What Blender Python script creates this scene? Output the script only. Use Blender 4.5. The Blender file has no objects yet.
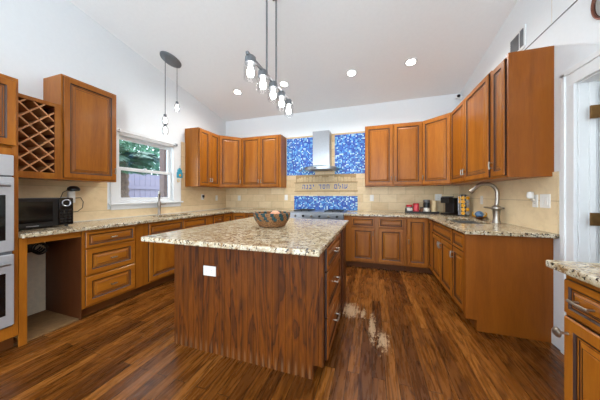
import bpy, bmesh, math, random
from mathutils import Vector, Matrix
random.seed(7)
S = bpy.context.scene
COL = S.collection
PI = math.pi
# ------------------------------------------------------------------ camera, world, light, exposure
XL, XR, YB = -3.309, 1.43, 4.464
cam_d = bpy.data.cameras.new('camera'); cam_d.sensor_width = 36.0; cam_d.lens = 222.0 / 600 * 36
cam_d.shift_y = -4.8 / 600; cam_d.clip_start = 0.05
cam = bpy.data.objects.new('camera', cam_d); COL.objects.link(cam)
cam.location = (0, 0, 1.228); cam.rotation_euler = (PI / 2, 0, 0.315)
S.camera = cam
w = bpy.data.worlds.new('world'); S.world = w; w.use_nodes = True
bg = w.node_tree.nodes['Background']
sky = w.node_tree.nodes.new('ShaderNodeTexSky'); sky.sky_type = 'HOSEK_WILKIE'; sky.turbidity = 6.0; sky.ground_albedo = 0.5
sky.sun_direction = (0.3, -0.5, 0.8)
mixw = w.node_tree.nodes.new('ShaderNodeMixRGB'); mixw.inputs[0].default_value = 0.85
mixw.inputs[2].default_value = (0.78, 0.9, 1.0, 1)
w.node_tree.links.new(sky.outputs[0], mixw.inputs[1]); w.node_tree.links.new(mixw.outputs[0], bg.inputs[0])
bg.inputs[1].default_value = 4.2
sun_d = bpy.data.lights.new('sun', 'SUN'); sun_d.energy = 0.7; sun_d.angle = math.radians(3)
sun = bpy.data.objects.new('sun', sun_d); COL.objects.link(sun); sun.rotation_euler = (math.radians(8), math.radians(36), 0)
S.view_settings.view_transform = 'Standard'; S.view_settings.look = 'None'
S.view_settings.gamma = 1.0; S.view_settings.use_curve_mapping = False
S.view_settings.exposure = 0.87
CAN_POWER = 8.0
CZ = lambda y: 2.975 + 0.169 * (YB - y)          # the sloped ceiling

# ------------------------------------------------------------------ materials
def srgb(r, g, b):
    f = lambda c: (c / 255 / 12.92) if c / 255 <= 0.04045 else ((c / 255 + 0.055) / 1.055) ** 2.4
    return (f(r), f(g), f(b), 1)
class NT:
    def __init__(s, name):
        s.m = bpy.data.materials.new(name); s.m.use_nodes = True
        s.t = s.m.node_tree; s.b = s.t.nodes['Principled BSDF']; s.out = s.t.nodes['Material Output']
    def n(s, kind, **kw):
        nd = s.t.nodes.new(kind)
        for k, v in kw.items():
            if k.startswith('_'):
                nd.inputs[int(k[1:])].default_value = v
            else: setattr(nd, k, v)
        return nd
    def l(s, a, b): s.t.links.new(a, b)
    def coords(s, scale=(1, 1, 1), kind='Object', rot=(0, 0, 0), loc=(0, 0, 0)):
        tc = s.n('ShaderNodeTexCoord'); mp = s.n('ShaderNodeMapping')
        mp.inputs['Scale'].default_value = scale; mp.inputs['Rotation'].default_value = rot; mp.inputs['Location'].default_value = loc
        s.l(tc.outputs[kind], mp.inputs[0]); return mp.outputs[0]
    def noise(s, co, scale, detail=4, rough=0.55, dist=0.0):
        nd = s.n('ShaderNodeTexNoise'); nd.inputs['Scale'].default_value = scale; nd.inputs['Detail'].default_value = detail
        nd.inputs['Roughness'].default_value = rough; nd.inputs['Distortion'].default_value = dist
        s.l(co, nd.inputs['Vector']); return nd.outputs['Fac']
    def ramp(s, fac, stops, interp='LINEAR'):
        r = s.n('ShaderNodeValToRGB'); r.color_ramp.interpolation = interp; e = r.color_ramp.elements
        while len(e) < len(stops): e.new(0.5)
        for i, (p, c) in enumerate(stops): e[i].position = p; e[i].color = c
        s.l(fac, r.inputs[0]); return r.outputs[0]
    def mix(s, fac, a, b, mode='MIX'):
        m = s.n('ShaderNodeMixRGB', blend_type=mode)
        for i, v in ((0, fac), (1, a), (2, b)):
            if hasattr(v, 'links') or isinstance(v, bpy.types.NodeSocket): s.l(v, m.inputs[i])
            else: m.inputs[i].default_value = v
        return m.outputs[0]
    def math(s, op, a, b=0.0):
        m = s.n('ShaderNodeMath', operation=op)
        for i, v in ((0, a), (1, b)):
            if isinstance(v, bpy.types.NodeSocket): s.l(v, m.inputs[i])
            else: m.inputs[i].default_value = v
        return m.outputs[0]
    def base(s, c):
        if isinstance(c, bpy.types.NodeSocket): s.l(c, s.b.inputs['Base Color'])
        else: s.b.inputs['Base Color'].default_value = c
    def bump(s, h, strength=0.2, dist=0.01):
        b = s.n('ShaderNodeBump'); b.inputs['Strength'].default_value = strength; b.inputs['Distance'].default_value = dist
        s.l(h, b.inputs['Height']); s.l(b.outputs[0], s.b.inputs['Normal'])
    def set(s, rough=0.5, metal=0.0, coat=0.0):
        s.b.inputs['Roughness'].default_value = rough; s.b.inputs['Metallic'].default_value = metal
        s.b.inputs['Coat Weight'].default_value = coat; s.b.inputs['Coat Roughness'].default_value = 0.15
        return s.m
def plain(name, c, rough=0.5, metal=0.0, var=0.06):
    k = NT(name); co = k.coords()
    f = k.noise(co, 30)
    d = tuple(max(0, x * (1 - var)) for x in c[:3]) + (1,); u = tuple(min(1, x * (1 + var)) for x in c[:3]) + (1,)
    k.base(k.ramp(f, [(0.3, d), (0.7, u)]))
    return k.set(rough, metal)
def wood(name, dark, mid, light, axis='z', rough=0.36, coat=0.1):
    k = NT(name); sc = {'z': (1, 1, .1), 'x': (.1, 1, 1), 'y': (1, .1, 1)}[axis]
    co = k.coords(sc)
    oi = k.n('ShaderNodeObjectInfo'); va = k.n('ShaderNodeVectorMath', operation='ADD')
    k.l(co, va.inputs[0]); k.l(oi.outputs['Random'], va.inputs[1])
    f = k.noise(va.outputs[0], 9, 5, .6, .6); g = k.noise(va.outputs[0], 90, 3, .6)
    c = k.ramp(f, [(.28, dark), (.5, mid), (.74, light)])
    c = k.mix(0.22, c, k.ramp(g, [(.35, dark), (.65, light)]))
    r = k.ramp(oi.outputs['Random'], [(0, (.9, .9, .9, 1)), (1, (1.06, 1.06, 1.06, 1))])
    k.base(k.mix(1.0, c, r, 'MULTIPLY'))
    k.bump(g, .05, .002)
    k.b.inputs['Specular IOR Level'].default_value = .28
    return k.set(rough, 0, coat)
M = {}
M['wood'] = wood('maple_vertical', srgb(132, 72, 16), srgb(158, 91, 21), srgb(178, 111, 32))
M['wood_h'] = wood('maple_horizontal', srgb(132, 72, 16), srgb(158, 91, 21), srgb(178, 111, 32), 'x')
M['panel'] = wood('maple_end_panel', srgb(124, 64, 10), srgb(140, 75, 14), srgb(151, 85, 20), rough=.42, coat=.15)
M['islwood'] = wood('island_drawer_wood', srgb(110, 56, 16), srgb(132, 70, 22), srgb(146, 84, 30), 'x')
M['glaze'] = plain('dark_glaze', srgb(50, 22, 6), .5)
M['toe'] = wood('toe_kick_wood', srgb(84, 44, 14), srgb(104, 56, 18), srgb(118, 66, 24), 'x', .5, 0)
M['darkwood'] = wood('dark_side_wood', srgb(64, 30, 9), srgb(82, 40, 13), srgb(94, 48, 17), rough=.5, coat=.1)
M['inside'] = plain('cabinet_inside', srgb(84, 38, 20), .6)
M['lattice'] = wood('lattice_wood', srgb(176, 118, 72), srgb(202, 144, 96), srgb(216, 162, 114), 'y')
M['paint'] = plain('wall_paint', srgb(232, 236, 238), .7, var=.01)
M['ceil'] = plain('ceiling_paint', srgb(240, 242, 242), .8, var=.012)
M['white'] = plain('white_trim', srgb(228, 230, 230), .4, var=.015)
M['plastic'] = plain('white_plastic', srgb(236, 234, 228), .35, var=.01)
M['black'] = plain('black_plastic', srgb(18, 18, 19), .35)
M['blackgloss'] = plain('black_glass', srgb(14, 14, 15), .08)
M['grey'] = plain('grey_plastic', srgb(110, 112, 115), .4)
M['steel'] = plain('brushed_steel', srgb(172, 174, 178), .28, 1.0, .04)
M['basin'] = plain('basin_steel', srgb(132, 130, 126), .35, .6, .03)
M['satin'] = plain('satin_steel', srgb(198, 200, 203), .36, .55, .03)
M['nickel'] = plain('brushed_nickel', srgb(168, 160, 150), .3, 1.0, .05)
M['pewter'] = plain('pewter_pull', srgb(160, 152, 140), .38, 1.0, .1)
M['gunmetal'] = plain('gunmetal', srgb(112, 116, 120), .4, .4, .05)
M['brass'] = plain('aged_brass', srgb(128, 96, 56), .4, .9, .2)
M['copper'] = plain('copper_rim', srgb(112, 66, 50), .4, .6, .15)
M['mirror'] = plain('mirror_glass', srgb(200, 212, 214), .04, 1.0, .01)
M['red'] = plain('red_lid', srgb(190, 24, 36), .35)
M['pink'] = plain('pinkish_red_jar', srgb(200, 70, 78), .35)
M['cream'] = plain('cream_cup', srgb(232, 204, 156), .6)
M['yellow'] = plain('yellow_lid', srgb(238, 170, 24), .4)
M['silver'] = plain('silver_lid', srgb(170, 172, 178), .3, .7)
M['blueball'] = plain('blue_glaze', srgb(88, 122, 158), .25, 0, .3)
M['saucer'] = plain('brown_saucer', srgb(104, 58, 24), .4)
M['teal'] = plain('teal_ceramic', srgb(60, 160, 190), .3, 0, .2)
M['egg'] = plain('peach_skin', srgb(226, 160, 124), .5, 0, .08)
M['rawfloor'] = plain('raw_board', srgb(132, 98, 60), .7, 0, .2)
M['rawwall'] = plain('bare_wall_patch', srgb(226, 212, 186), .8, 0, .08)
M['cord'] = plain('grey_cord', srgb(96, 96, 100), .5)
M['labelpaper'] = plain('label_paper', srgb(224, 220, 210), .6)
M['greentag'] = plain('green_tag', srgb(60, 150, 70), .5)
M['cast'] = plain('cast_iron', srgb(34, 34, 36), .5)
M['fence'] = plain('fence_board', srgb(106, 100, 116), .8, 0, .08)
M['post'] = plain('stained_post', srgb(96, 78, 74), .7, 0, .12)
M['trunk'] = plain('palm_bark', srgb(92, 76, 66), .9, 0, .35)
M['frond'] = plain('palm_leaf', srgb(44, 82, 58), .5, 0, .4)
M['leaf'] = plain('tree_leaf', srgb(70, 116, 90), .6, 0, .45)
M['soil'] = plain('ground_soil', srgb(120, 110, 92), .9, 0, .2)
M['textblue'] = plain('blue_letter_tile', srgb(24, 82, 158), .5, 0, .1)
M['stone'] = plain('beige_stone_trim', srgb(206, 180, 138), .55, 0, .1)
M['carved'] = plain('shaded_frieze_stone', srgb(172, 142, 100), .7, 0, .2)  # stone colour darkened to stand for shade between the frieze reliefs
M['ledge'] = plain('ledge_stone', srgb(176, 142, 96), .6, 0, .1)
M['caulk'] = plain('white_caulk', srgb(226, 218, 204), .6)
def emit(name, c, strength):
    k = NT(name); k.b.inputs['Base Color'].default_value = c
    k.b.inputs['Emission Color'].default_value = c; k.b.inputs['Emission Strength'].default_value = strength
    return k.set(.5)
M['can'] = emit('lamp_disc', (1, .97, .92, 1), 14)
M['bulb'] = emit('lamp_bulb', (1, .97, .93, 1), 12)
def glass(name, tint, gloss=1.0, milk=0.0):
    k = NT(name); t = k.t
    tr = k.n('ShaderNodeBsdfTransparent'); tr.inputs[0].default_value = tint
    gl = k.n('ShaderNodeBsdfGlossy'); gl.inputs['Roughness'].default_value = .03
    fr = k.n('ShaderNodeLayerWeight'); fr.inputs[0].default_value = .12
    mx = k.n('ShaderNodeMixShader'); f = k.math('MULTIPLY', fr.outputs['Facing'], gloss)
    k.l(f, mx.inputs[0]); k.l(tr.outputs[0], mx.inputs[1]); k.l(gl.outputs[0], mx.inputs[2])
    t.nodes.remove(k.b); o = mx.outputs[0]
    if milk:
        df = k.n('ShaderNodeBsdfDiffuse'); tl = k.n('ShaderNodeBsdfTranslucent'); a1 = k.n('ShaderNodeMixShader', _0=.6); a2 = k.n('ShaderNodeMixShader', _0=milk)
        for q in (df, tl): q.inputs[0].default_value = (.95, .96, .97, 1)
        k.l(df.outputs[0], a1.inputs[1]); k.l(tl.outputs[0], a1.inputs[2]); k.l(o, a2.inputs[1]); k.l(a1.outputs[0], a2.inputs[2]); o = a2.outputs[0]
    k.l(o, k.out.inputs[0]); return k.m
M['pane'] = glass('window_glass', (.94, .96, .97, 1), .6)
M['jar'] = glass('jar_glass', (.9, .905, .915, 1), .22, .0)
M['clear'] = glass('bulb_cover_glass', (.84, .85, .87, 1), 1.4)
M['canopyglass'] = glass('hood_glass', (.86, .92, .9, 1), 1.0)
def granite():
    k = NT('granite'); co = k.coords()
    a = k.noise(co, 14, 5, .7, .6); b = k.noise(co, 34, 4, .7, .5); c = k.noise(co, 46, 3, .65, .3)
    v = k.n('ShaderNodeTexVoronoi'); v.inputs['Scale'].default_value = 60; k.l(co, v.inputs['Vector'])
    col = k.ramp(a, [(.3, srgb(138, 116, 84)), (.46, srgb(180, 162, 130)), (.6, srgb(206, 196, 172)), (.74, srgb(190, 174, 144))])
    col = k.mix(k.ramp(b, [(.53, (0, 0, 0, 1)), (.6, (.9, .9, .9, 1))]), col, srgb(132, 98, 58))
    col = k.mix(k.ramp(c, [(.56, (0, 0, 0, 1)), (.6, (1, 1, 1, 1))]), col, srgb(52, 40, 30))
    col = k.mix(k.ramp(v.outputs['Distance'], [(.1, (.8, .8, .8, 1)), (.26, (0, 0, 0, 1))]), col, srgb(232, 224, 204))
    k.base(col); return k.set(.16, 0, 0)
M['granite'] = granite()
def floor_mat():
    k = NT('oak_floor'); co = k.coords(rot=(0, 0, PI / 2))
    br = k.n('ShaderNodeTexBrick'); br.offset = .37; br.inputs['Scale'].default_value = 1.0
    br.inputs['Brick Width'].default_value = 1.15; br.inputs['Row Height'].default_value = .083
    br.inputs['Mortar Size'].default_value = .002; br.inputs['Mortar Smooth'].default_value = .2
    br.inputs['Color1'].default_value = (0, 0, 0, 1); br.inputs['Color2'].default_value = (1, 1, 1, 1); br.inputs['Mortar'].default_value = (.5, .5, .5, 1)
    k.l(co, br.inputs['Vector'])
    # per-board offset so that the grain breaks at the board joints
    g0 = k.coords((1, .1, 1)); va = k.n('ShaderNodeVectorMath', operation='ADD'); sc = k.n('ShaderNodeVectorMath', operation='SCALE')
    sc.inputs['Scale'].default_value = 13.0; k.l(br.outputs['Color'], sc.inputs[0]); k.l(g0, va.inputs[0]); k.l(sc.outputs[0], va.inputs[1])
    big = k.noise(va.outputs[0], 8, 2, .45, .3)
    rings = k.n('ShaderNodeMath', operation='FRACT'); k.l(k.math('MULTIPLY', big, 9.0), rings.inputs[0])
    fine = k.noise(va.outputs[0], 55, 3, .6)
    tone = k.ramp(br.outputs['Color'], [(0, srgb(84, 46, 14)), (.35, srgb(105, 60, 19)), (.7, srgb(117, 68, 22)), (1, srgb(142, 88, 36))])
    grain = k.ramp(rings.outputs[0], [(0, (.3, .26, .22, 1)), (.2, (.72, .68, .64, 1)), (.45, (1.08, 1.08, 1.08, 1)), (.9, (1.05, 1.04, 1.02, 1)), (1, (.5, .46, .42, 1))])
    col = k.mix(.8, tone, grain, 'MULTIPLY')
    col = k.mix(.55, col, k.ramp(fine, [(.35, (.5, .45, .4, 1)), (.62, (1.1, 1.1, 1.1, 1))]), 'MULTIPLY')
    col = k.mix(k.math('MULTIPLY', br.outputs['Fac'], .9), col, srgb(30, 15, 6))
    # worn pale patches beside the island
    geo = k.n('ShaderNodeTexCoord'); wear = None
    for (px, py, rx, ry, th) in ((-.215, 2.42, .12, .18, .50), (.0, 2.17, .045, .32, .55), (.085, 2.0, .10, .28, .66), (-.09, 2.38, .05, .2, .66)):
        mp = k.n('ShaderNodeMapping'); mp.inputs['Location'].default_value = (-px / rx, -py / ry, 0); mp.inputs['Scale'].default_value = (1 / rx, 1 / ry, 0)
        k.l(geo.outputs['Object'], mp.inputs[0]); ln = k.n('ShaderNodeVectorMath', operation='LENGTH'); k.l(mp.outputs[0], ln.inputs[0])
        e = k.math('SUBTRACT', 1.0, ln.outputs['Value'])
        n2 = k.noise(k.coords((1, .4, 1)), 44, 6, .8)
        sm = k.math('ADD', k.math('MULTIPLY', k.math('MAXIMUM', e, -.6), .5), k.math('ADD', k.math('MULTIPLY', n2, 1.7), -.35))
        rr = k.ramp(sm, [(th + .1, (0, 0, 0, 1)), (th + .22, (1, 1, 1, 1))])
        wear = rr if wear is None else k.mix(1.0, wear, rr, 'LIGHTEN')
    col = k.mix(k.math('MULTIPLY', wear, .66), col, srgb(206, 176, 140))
    k.base(col); k.bump(k.math('SUBTRACT', fine, k.math('MULTIPLY', br.outputs['Fac'], 2.0)), .12, .002)
    rg = k.ramp(fine, [(.3, (.2, .2, .2, 1)), (.7, (.36, .36, .36, 1))]); m = k.set(.3, 0, 0); k.b.inputs['Specular IOR Level'].default_value = .32; k.l(rg, k.b.inputs['Roughness']); return m
M['floor'] = floor_mat()
def tile_mat(name, rot):
    k = NT(name); co = k.coords(rot=rot, loc=(0.02, .03, 0))
    br = k.n('ShaderNodeTexBrick'); br.offset = .5; br.inputs['Scale'].default_value = 1.0
    br.inputs['Brick Width'].default_value = .3; br.inputs['Row Height'].default_value = .152; br.inputs['Mortar Size'].default_value = .003
    br.inputs['Color1'].default_value = srgb(220, 192, 148); br.inputs['Color2'].default_value = srgb(238, 216, 176); br.inputs['Mortar'].default_value = srgb(196, 172, 134)
    k.l(co, br.inputs['Vector'])
    n = k.noise(k.coords((1, 1, 1.5)), 7, 6, .7, .6)
    col = k.mix(.5, br.outputs['Color'], k.ramp(n, [(.3, (.78, .74, .68, 1)), (.55, (1, 1, 1, 1)), (.75, (1.06, 1.06, 1.06, 1))]), 'MULTIPLY')
    k.base(col); k.bump(br.outputs['Fac'], -.3, .002); k.b.inputs['Specular IOR Level'].default_value = .3; return k.set(.38)
M['tile_back'] = tile_mat('travertine_back', (PI / 2, 0, 0))
M['tile_side'] = tile_mat('travertine_side', (PI / 2, 0, PI / 2))
def mosaic():
    k = NT('blue_mosaic'); co = k.coords((1 / .026,) * 3)
    fl = k.n('ShaderNodeVectorMath', operation='FLOOR'); k.l(co, fl.inputs[0])
    wn = k.n('ShaderNodeTexWhiteNoise', noise_dimensions='3D'); k.l(fl.outputs[0], wn.inputs['Vector'])
    col = k.ramp(wn.outputs['Value'], [(0, srgb(10, 58, 170)), (.28, srgb(24, 96, 200)), (.46, srgb(66, 142, 216)), (.62, srgb(120, 186, 226)), (.76, srgb(196, 224, 236)), (.86, srgb(14, 66, 176))], 'CONSTANT')
    fr = k.n('ShaderNodeVectorMath', operation='FRACTION'); k.l(co, fr.inputs[0]); sx = k.n('ShaderNodeSeparateXYZ'); k.l(fr.outputs[0], sx.inputs[0])
    ed = k.math('MAXIMUM', k.math('ABSOLUTE', k.math('SUBTRACT', sx.outputs[0], .5)), k.math('ABSOLUTE', k.math('SUBTRACT', sx.outputs[2], .5)))
    k.base(k.mix(k.math('GREATER_THAN', ed, .455), col, srgb(150, 180, 206))); k.b.inputs['Specular IOR Level'].default_value = .25; return k.set(.3)
M['mosaic'] = mosaic()
def oakpanel():
    k = NT('stained_oak_panel'); co = k.coords((1, 1, .12))
    f = k.noise(co, 8, 3, .55, .5); fine = k.noise(co, 80, 4, .6)
    rings = k.n('ShaderNodeMath', operation='FRACT'); k.l(k.math('MULTIPLY', f, 7.0), rings.inputs[0])
    col = k.ramp(rings.outputs[0], [(0, srgb(60, 28, 8)), (.3, srgb(92, 47, 8)), (.75, srgb(110, 57, 9)), (1, srgb(92, 45, 8))])
    col = k.mix(.5, col, k.ramp(fine, [(.35, (.55, .5, .46, 1)), (.62, (1.08, 1.08, 1.08, 1))]), 'MULTIPLY')
    # finish worn off along the foot of the panel
    tc = k.n('ShaderNodeTexCoord'); sx = k.n('ShaderNodeSeparateXYZ'); k.l(tc.outputs['Object'], sx.inputs[0])
    lo = k.ramp(sx.outputs[2], [(.0, (1, 1, 1, 1)), (.05, (.8, .8, .8, 1)), (.1, (0, 0, 0, 1))])
    fx = k.n('ShaderNodeMath', operation='FRACT'); k.l(k.math('MULTIPLY', k.math('ADD', sx.outputs[0], 1.565), 1 / .04968), fx.inputs[0])
    st = k.math('LESS_THAN', k.math('ABSOLUTE', k.math('SUBTRACT', fx.outputs[0], .5)), .13)
    col = k.mix(k.math('MULTIPLY', k.math('MULTIPLY', lo, st), .16), col, srgb(176, 150, 118))
    k.b.inputs['Specular IOR Level'].default_value = .18; k.base(col); return k.set(.5, 0, 0)
M['oakpanel'] = oakpanel()
def basket_mat(name, c1, c2):
    k = NT(name); co = k.coords((60, 60, 160)); v = k.n('ShaderNodeTexVoronoi'); v.inputs['Scale'].default_value = 1; k.l(co, v.inputs['Vector'])
    k.base(k.ramp(v.outputs['Distance'], [(.1, c2), (.7, c1)])); k.bump(v.outputs['Distance'], .4, .003); return k.set(.7)
M['straw'] = basket_mat('straw_coil', srgb(112, 72, 36), srgb(176, 126, 76))
M['strawteal'] = basket_mat('dyed_teal_coil', srgb(16, 46, 52), srgb(34, 84, 88))

# ------------------------------------------------------------------ builders
class MB:
    def __init__(s): s.bm = bmesh.new(); s.mi = 0
    def face(s, vs, mi=None):
        try: f = s.bm.faces.new(vs)
        except ValueError: return None
        f.material_index = s.mi if mi is None else mi; return f
    def box(s, x0, x1, y0, y1, z0, z1, mi=None):
        v = [s.bm.verts.new((x, y, z)) for z in (z0, z1) for y in (y0, y1) for x in (x0, x1)]
        for q in ((0, 2, 3, 1), (4, 5, 7, 6), (0, 1, 5, 4), (2, 6, 7, 3), (0, 4, 6, 2), (1, 3, 7, 5)): s.face([v[i] for i in q], mi)
        return s
    def prism(s, pts, z0, z1, mi=None):
        n = len(pts); a = [s.bm.verts.new((p[0], p[1], z0)) for p in pts]; b = [s.bm.verts.new((p[0], p[1], z1)) for p in pts]
        s.face(a[::-1], mi); s.face(b, mi)
        for i in range(n): s.face([a[i], a[(i + 1) % n], b[(i + 1) % n], b[i]], mi)
        return s
    def lathe(s, prof, c=(0, 0, 0), n=24, axis='z', mi=None, sx=1, sy=1):
        rows = []
        for r, z in prof:
            row = []
            for i in range(n if r > 1e-6 else 1):
                a = 2 * PI * i / n; p = (r * math.cos(a) * sx, r * math.sin(a) * sy, z)
                if axis == 'x': p = (p[2], p[0], p[1])
                elif axis == 'y': p = (p[1], p[2], p[0])
                row.append(s.bm.verts.new((c[0] + p[0], c[1] + p[1], c[2] + p[2])))
            rows.append(row)
        for A, B in zip(rows, rows[1:]):
            for i in range(n):
                j = (i + 1) % n
                if len(A) == 1 and len(B) == 1: continue
                if len(A) == 1: s.face([A[0], B[j], B[i]], mi)
                elif len(B) == 1: s.face([A[i], A[j], B[0]], mi)
                else: s.face([A[i], A[j], B[j], B[i]], mi)
        return s
    def cyl(s, p, q, r, n=12, r2=None, mi=None): return s.tube([p, q], r, n, r2, mi)
    def tube(s, pts, r, n=10, r2=None, mi=None):
        P = [Vector(p) for p in pts]; m = len(P); rows = []
        up = Vector((0, 0, 1)); t0 = (P[1] - P[0]).normalized()
        if abs(t0.dot(up)) > .95: up = Vector((1, 0, 0))
        nrm = (up - t0 * up.dot(t0)).normalized()
        for i in range(m):
            t = (P[min(i + 1, m - 1)] - P[max(i - 1, 0)]).normalized()
            nrm = (nrm - t * nrm.dot(t)).normalized(); bn = t.cross(nrm)
            rr = r if r2 is None else r + (r2 - r) * i / (m - 1)
            rows.append([s.bm.verts.new(P[i] + (nrm * math.cos(2 * PI * k / n) + bn * math.sin(2 * PI * k / n)) * rr) for k in range(n)])
        for A, B in zip(rows, rows[1:]):
            for k in range(n): s.face([A[k], A[(k + 1) % n], B[(k + 1) % n], B[k]], mi)
        s.face(rows[0][::-1], mi); s.face(rows[-1], mi); return s
    def rings(s, w, h, prof, x=0, y=0, z=0):
        """raised panel standing in the xz plane, front towards -y; prof = (inset, depth towards -y, material of the band up to this ring)"""
        prev = None
        for ins, d, mi in prof:
            r = [s.bm.verts.new((x + a, y - d, z + b)) for a, b in ((ins, ins), (w - ins, ins), (w - ins, h - ins), (ins, h - ins))]
            if prev is None: s.face(r[::-1], mi)
            else:
                for i in range(4): s.face([prev[i], prev[(i + 1) % 4], r[(i + 1) % 4], r[i]], mi)
            prev = r
        s.face(prev, 0); return s
    def cells(s, xs, ys, keep, z0, z1):
        """slab made of grid cells (for counters and walls with cut-outs); xs/ys cell borders"""
        V = {}
        def v(i, j, z):
            if (i, j, z) not in V: V[(i, j, z)] = s.bm.verts.new((xs[i], ys[j], (z0, z1)[z]))
            return V[(i, j, z)]
        on = {(i, j) for i in range(len(xs) - 1) for j in range(len(ys) - 1) if keep((xs[i] + xs[i + 1]) / 2, (ys[j] + ys[j + 1]) / 2)}
        for i, j in on:
            s.face([v(i, j, 1), v(i + 1, j, 1), v(i + 1, j + 1, 1), v(i, j + 1, 1)]); s.face([v(i, j, 0), v(i, j + 1, 0), v(i + 1, j + 1, 0), v(i + 1, j, 0)])
            for di, dj, a, b in ((0, -1, (i, j), (i + 1, j)), (1, 0, (i + 1, j), (i + 1, j + 1)), (0, 1, (i + 1, j + 1), (i, j + 1)), (-1, 0, (i, j + 1), (i, j))):
                if (i + di, j + dj) not in on: s.face([v(*a, 0), v(*b, 0), v(*b, 1), v(*a, 1)])
        return s
    def build(s, name, mats, parent=None, bevel=0.0, smooth=False, world=False, normals=True):
        me = bpy.data.meshes.new(name)
        if normals: bmesh.ops.recalc_face_normals(s.bm, faces=s.bm.faces)
        s.bm.to_mesh(me); s.bm.free()
        for m in (mats if isinstance(mats, (list, tuple)) else [mats]): me.materials.append(M[m])
        o = bpy.data.objects.new(name, me); COL.objects.link(o)
        if parent is not None:
            o.parent = parent
            if world:
                root = parent
                off = Vector((0, 0, 0))
                while root is not None: off += root.location; root = root.parent
                o.location = -off
        if smooth:
            me.polygons.foreach_set('use_smooth', [True] * len(me.polygons)); me.set_sharp_from_angle(angle=math.radians(42))
        if bevel:
            b = o.modifiers.new('bevel', 'BEVEL'); b.width = bevel; b.segments = 2; b.limit_method = 'ANGLE'; b.angle_limit = math.radians(40)
        return o
def tag(o, label, cat, group=None):
    o['label'] = label; o['category'] = cat
    if group: o['group'] = group
    return o
def thing(name, label, cat, loc=(0, 0, 0), rz=0.0, group=None):
    o = bpy.data.objects.new(name, None); COL.objects.link(o); o.empty_display_size = .05
    o.location = loc; o.rotation_euler = (0, 0, rz); return tag(o, label, cat, group)
def struct(o): o['kind'] = 'structure'; return o

# ------------------------------------------------------------------ the room
YF = -1.7
HX0, HX1 = XR + .12, 3.3
fl = struct(MB().box(XL, XR + .12, YF, YB, -.06, 0).build('floor', 'floor'))
m = MB()
ya, yb = YF - .1, YB + .14
q = [m.bm.verts.new((x, y, CZ(y) + dz)) for dz in (0, .12) for y in (ya, yb) for x in (XL - .12, XR + .14)]
for a in ((0, 2, 3, 1), (4, 5, 7, 6), (0, 1, 5, 4), (2, 6, 7, 3), (0, 4, 6, 2), (1, 3, 7, 5)): m.face([q[i] for i in a])
struct(m.build('ceiling', 'ceil'))
def yz_wall(name, x0, x1, ys, zs, keep):
    m = MB(); m.cells(ys, zs, keep, x0, x1)
    for v in m.bm.verts: v.co = (v.co.z, v.co.x, v.co.y)
    return struct(m.build(name, 'paint'))
WY0, WY1, WZ0, WZ1 = 2.11, 3.0, 1.13, 2.07                   # window opening
wl = yz_wall('wall_left', XL - .12, XL, [YF, WY0, WY1, YB + .12], [0, WZ0, WZ1, 4.25], lambda y, z: not (WY0 < y < WY1 and WZ0 < z < WZ1))
DY0, DY1, DZ = 1.47, 2.185, 2.06                                # door opening
wr = yz_wall('wall_right', XR, XR + .12, [YF, DY0, DY1, YB + .12], [0, DZ, 4.25], lambda y, z: not (DY0 < y < DY1 and z < DZ))
wb = struct(MB().box(XL, XR, YB, YB + .12, 0, 3.1).build('wall_back', 'paint'))
struct(MB().cells([XL, -2.9, -1.2, -.6, 1.1, XR], [0, 2.75, 4.6], lambda x, z: not (z < 2.75 and (-2.9 < x < -1.2 or -.6 < x < 1.1)), YF - .12, YF).build('wall_front', 'paint'))
for v in bpy.data.objects['wall_front'].data.vertices: v.co = (v.co.x, v.co.z, v.co.y)
# hall behind the door
hf = struct(MB().box(HX0, HX1, .6, 3.0, -.06, 0).build('floor', 'floor'))
struct(MB().box(HX1, HX1 + .1, .6, 3.0, 0, 2.7).build('wall_hall_right', 'paint'))
struct(MB().box(HX0, HX1, 3.0, 3.1, 0, 2.7).build('wall_hall_back', 'paint'))
struct(MB().box(HX0, HX1, .5, .6, 0, 2.7).build('wall_hall_front', 'paint'))
struct(MB().box(HX0, HX1 + .1, .5, 3.1, 2.7, 2.78).build('ceiling', 'ceil'))
# seam on the upper right wall
struct(MB().box(XR - .004, XR + .002, YF, YB - .5, 2.654, 2.662).build('trim_1', 'cord'))
struct(MB().box(XR - .0015, XR + .002, 2.42, 2.424, 2.67, 3.3).build('trim_2', 'caulk'))
# tile backsplashes (part of their walls)
T = .012
MB().box(XL, XR, YB - T, YB, .915, 1.42).build('backsplash', 'tile_back', wb)
MB().box(-1.757, -.127, YB - T, YB, 1.42, 2.43).build('backsplash', 'tile_back', wb)
MB().box(-1.757, -.127, YB - T - .008, YB, 2.43, 2.462).build('border_strip', 'stone', wb, .002)
MB().box(XL, XL + T, 1.0, 1.98, .915, 1.42).build('backsplash', 'tile_side', wl)
MB().box(XL, XL + T, 1.98, 3.16, .915, 1.04).build('backsplash', 'tile_side', wl)
MB().box(XL, XL + T, 3.165, 3.252, .915, 2.2).build('backsplash', 'tile_side', wl)
MB().box(XL, XL + T, 3.252, YB - T, .915, 1.42).build('backsplash', 'tile_side', wl)
MB().box(XR - T, XR, 2.345, YB - T, .915, 1.42).build('backsplash', 'tile_side', wr)
MB().box(XL + T, XL + T + .012, 1.0, YB - .02, .9155, .924).build('caulk_bead', 'caulk', wl)
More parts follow.
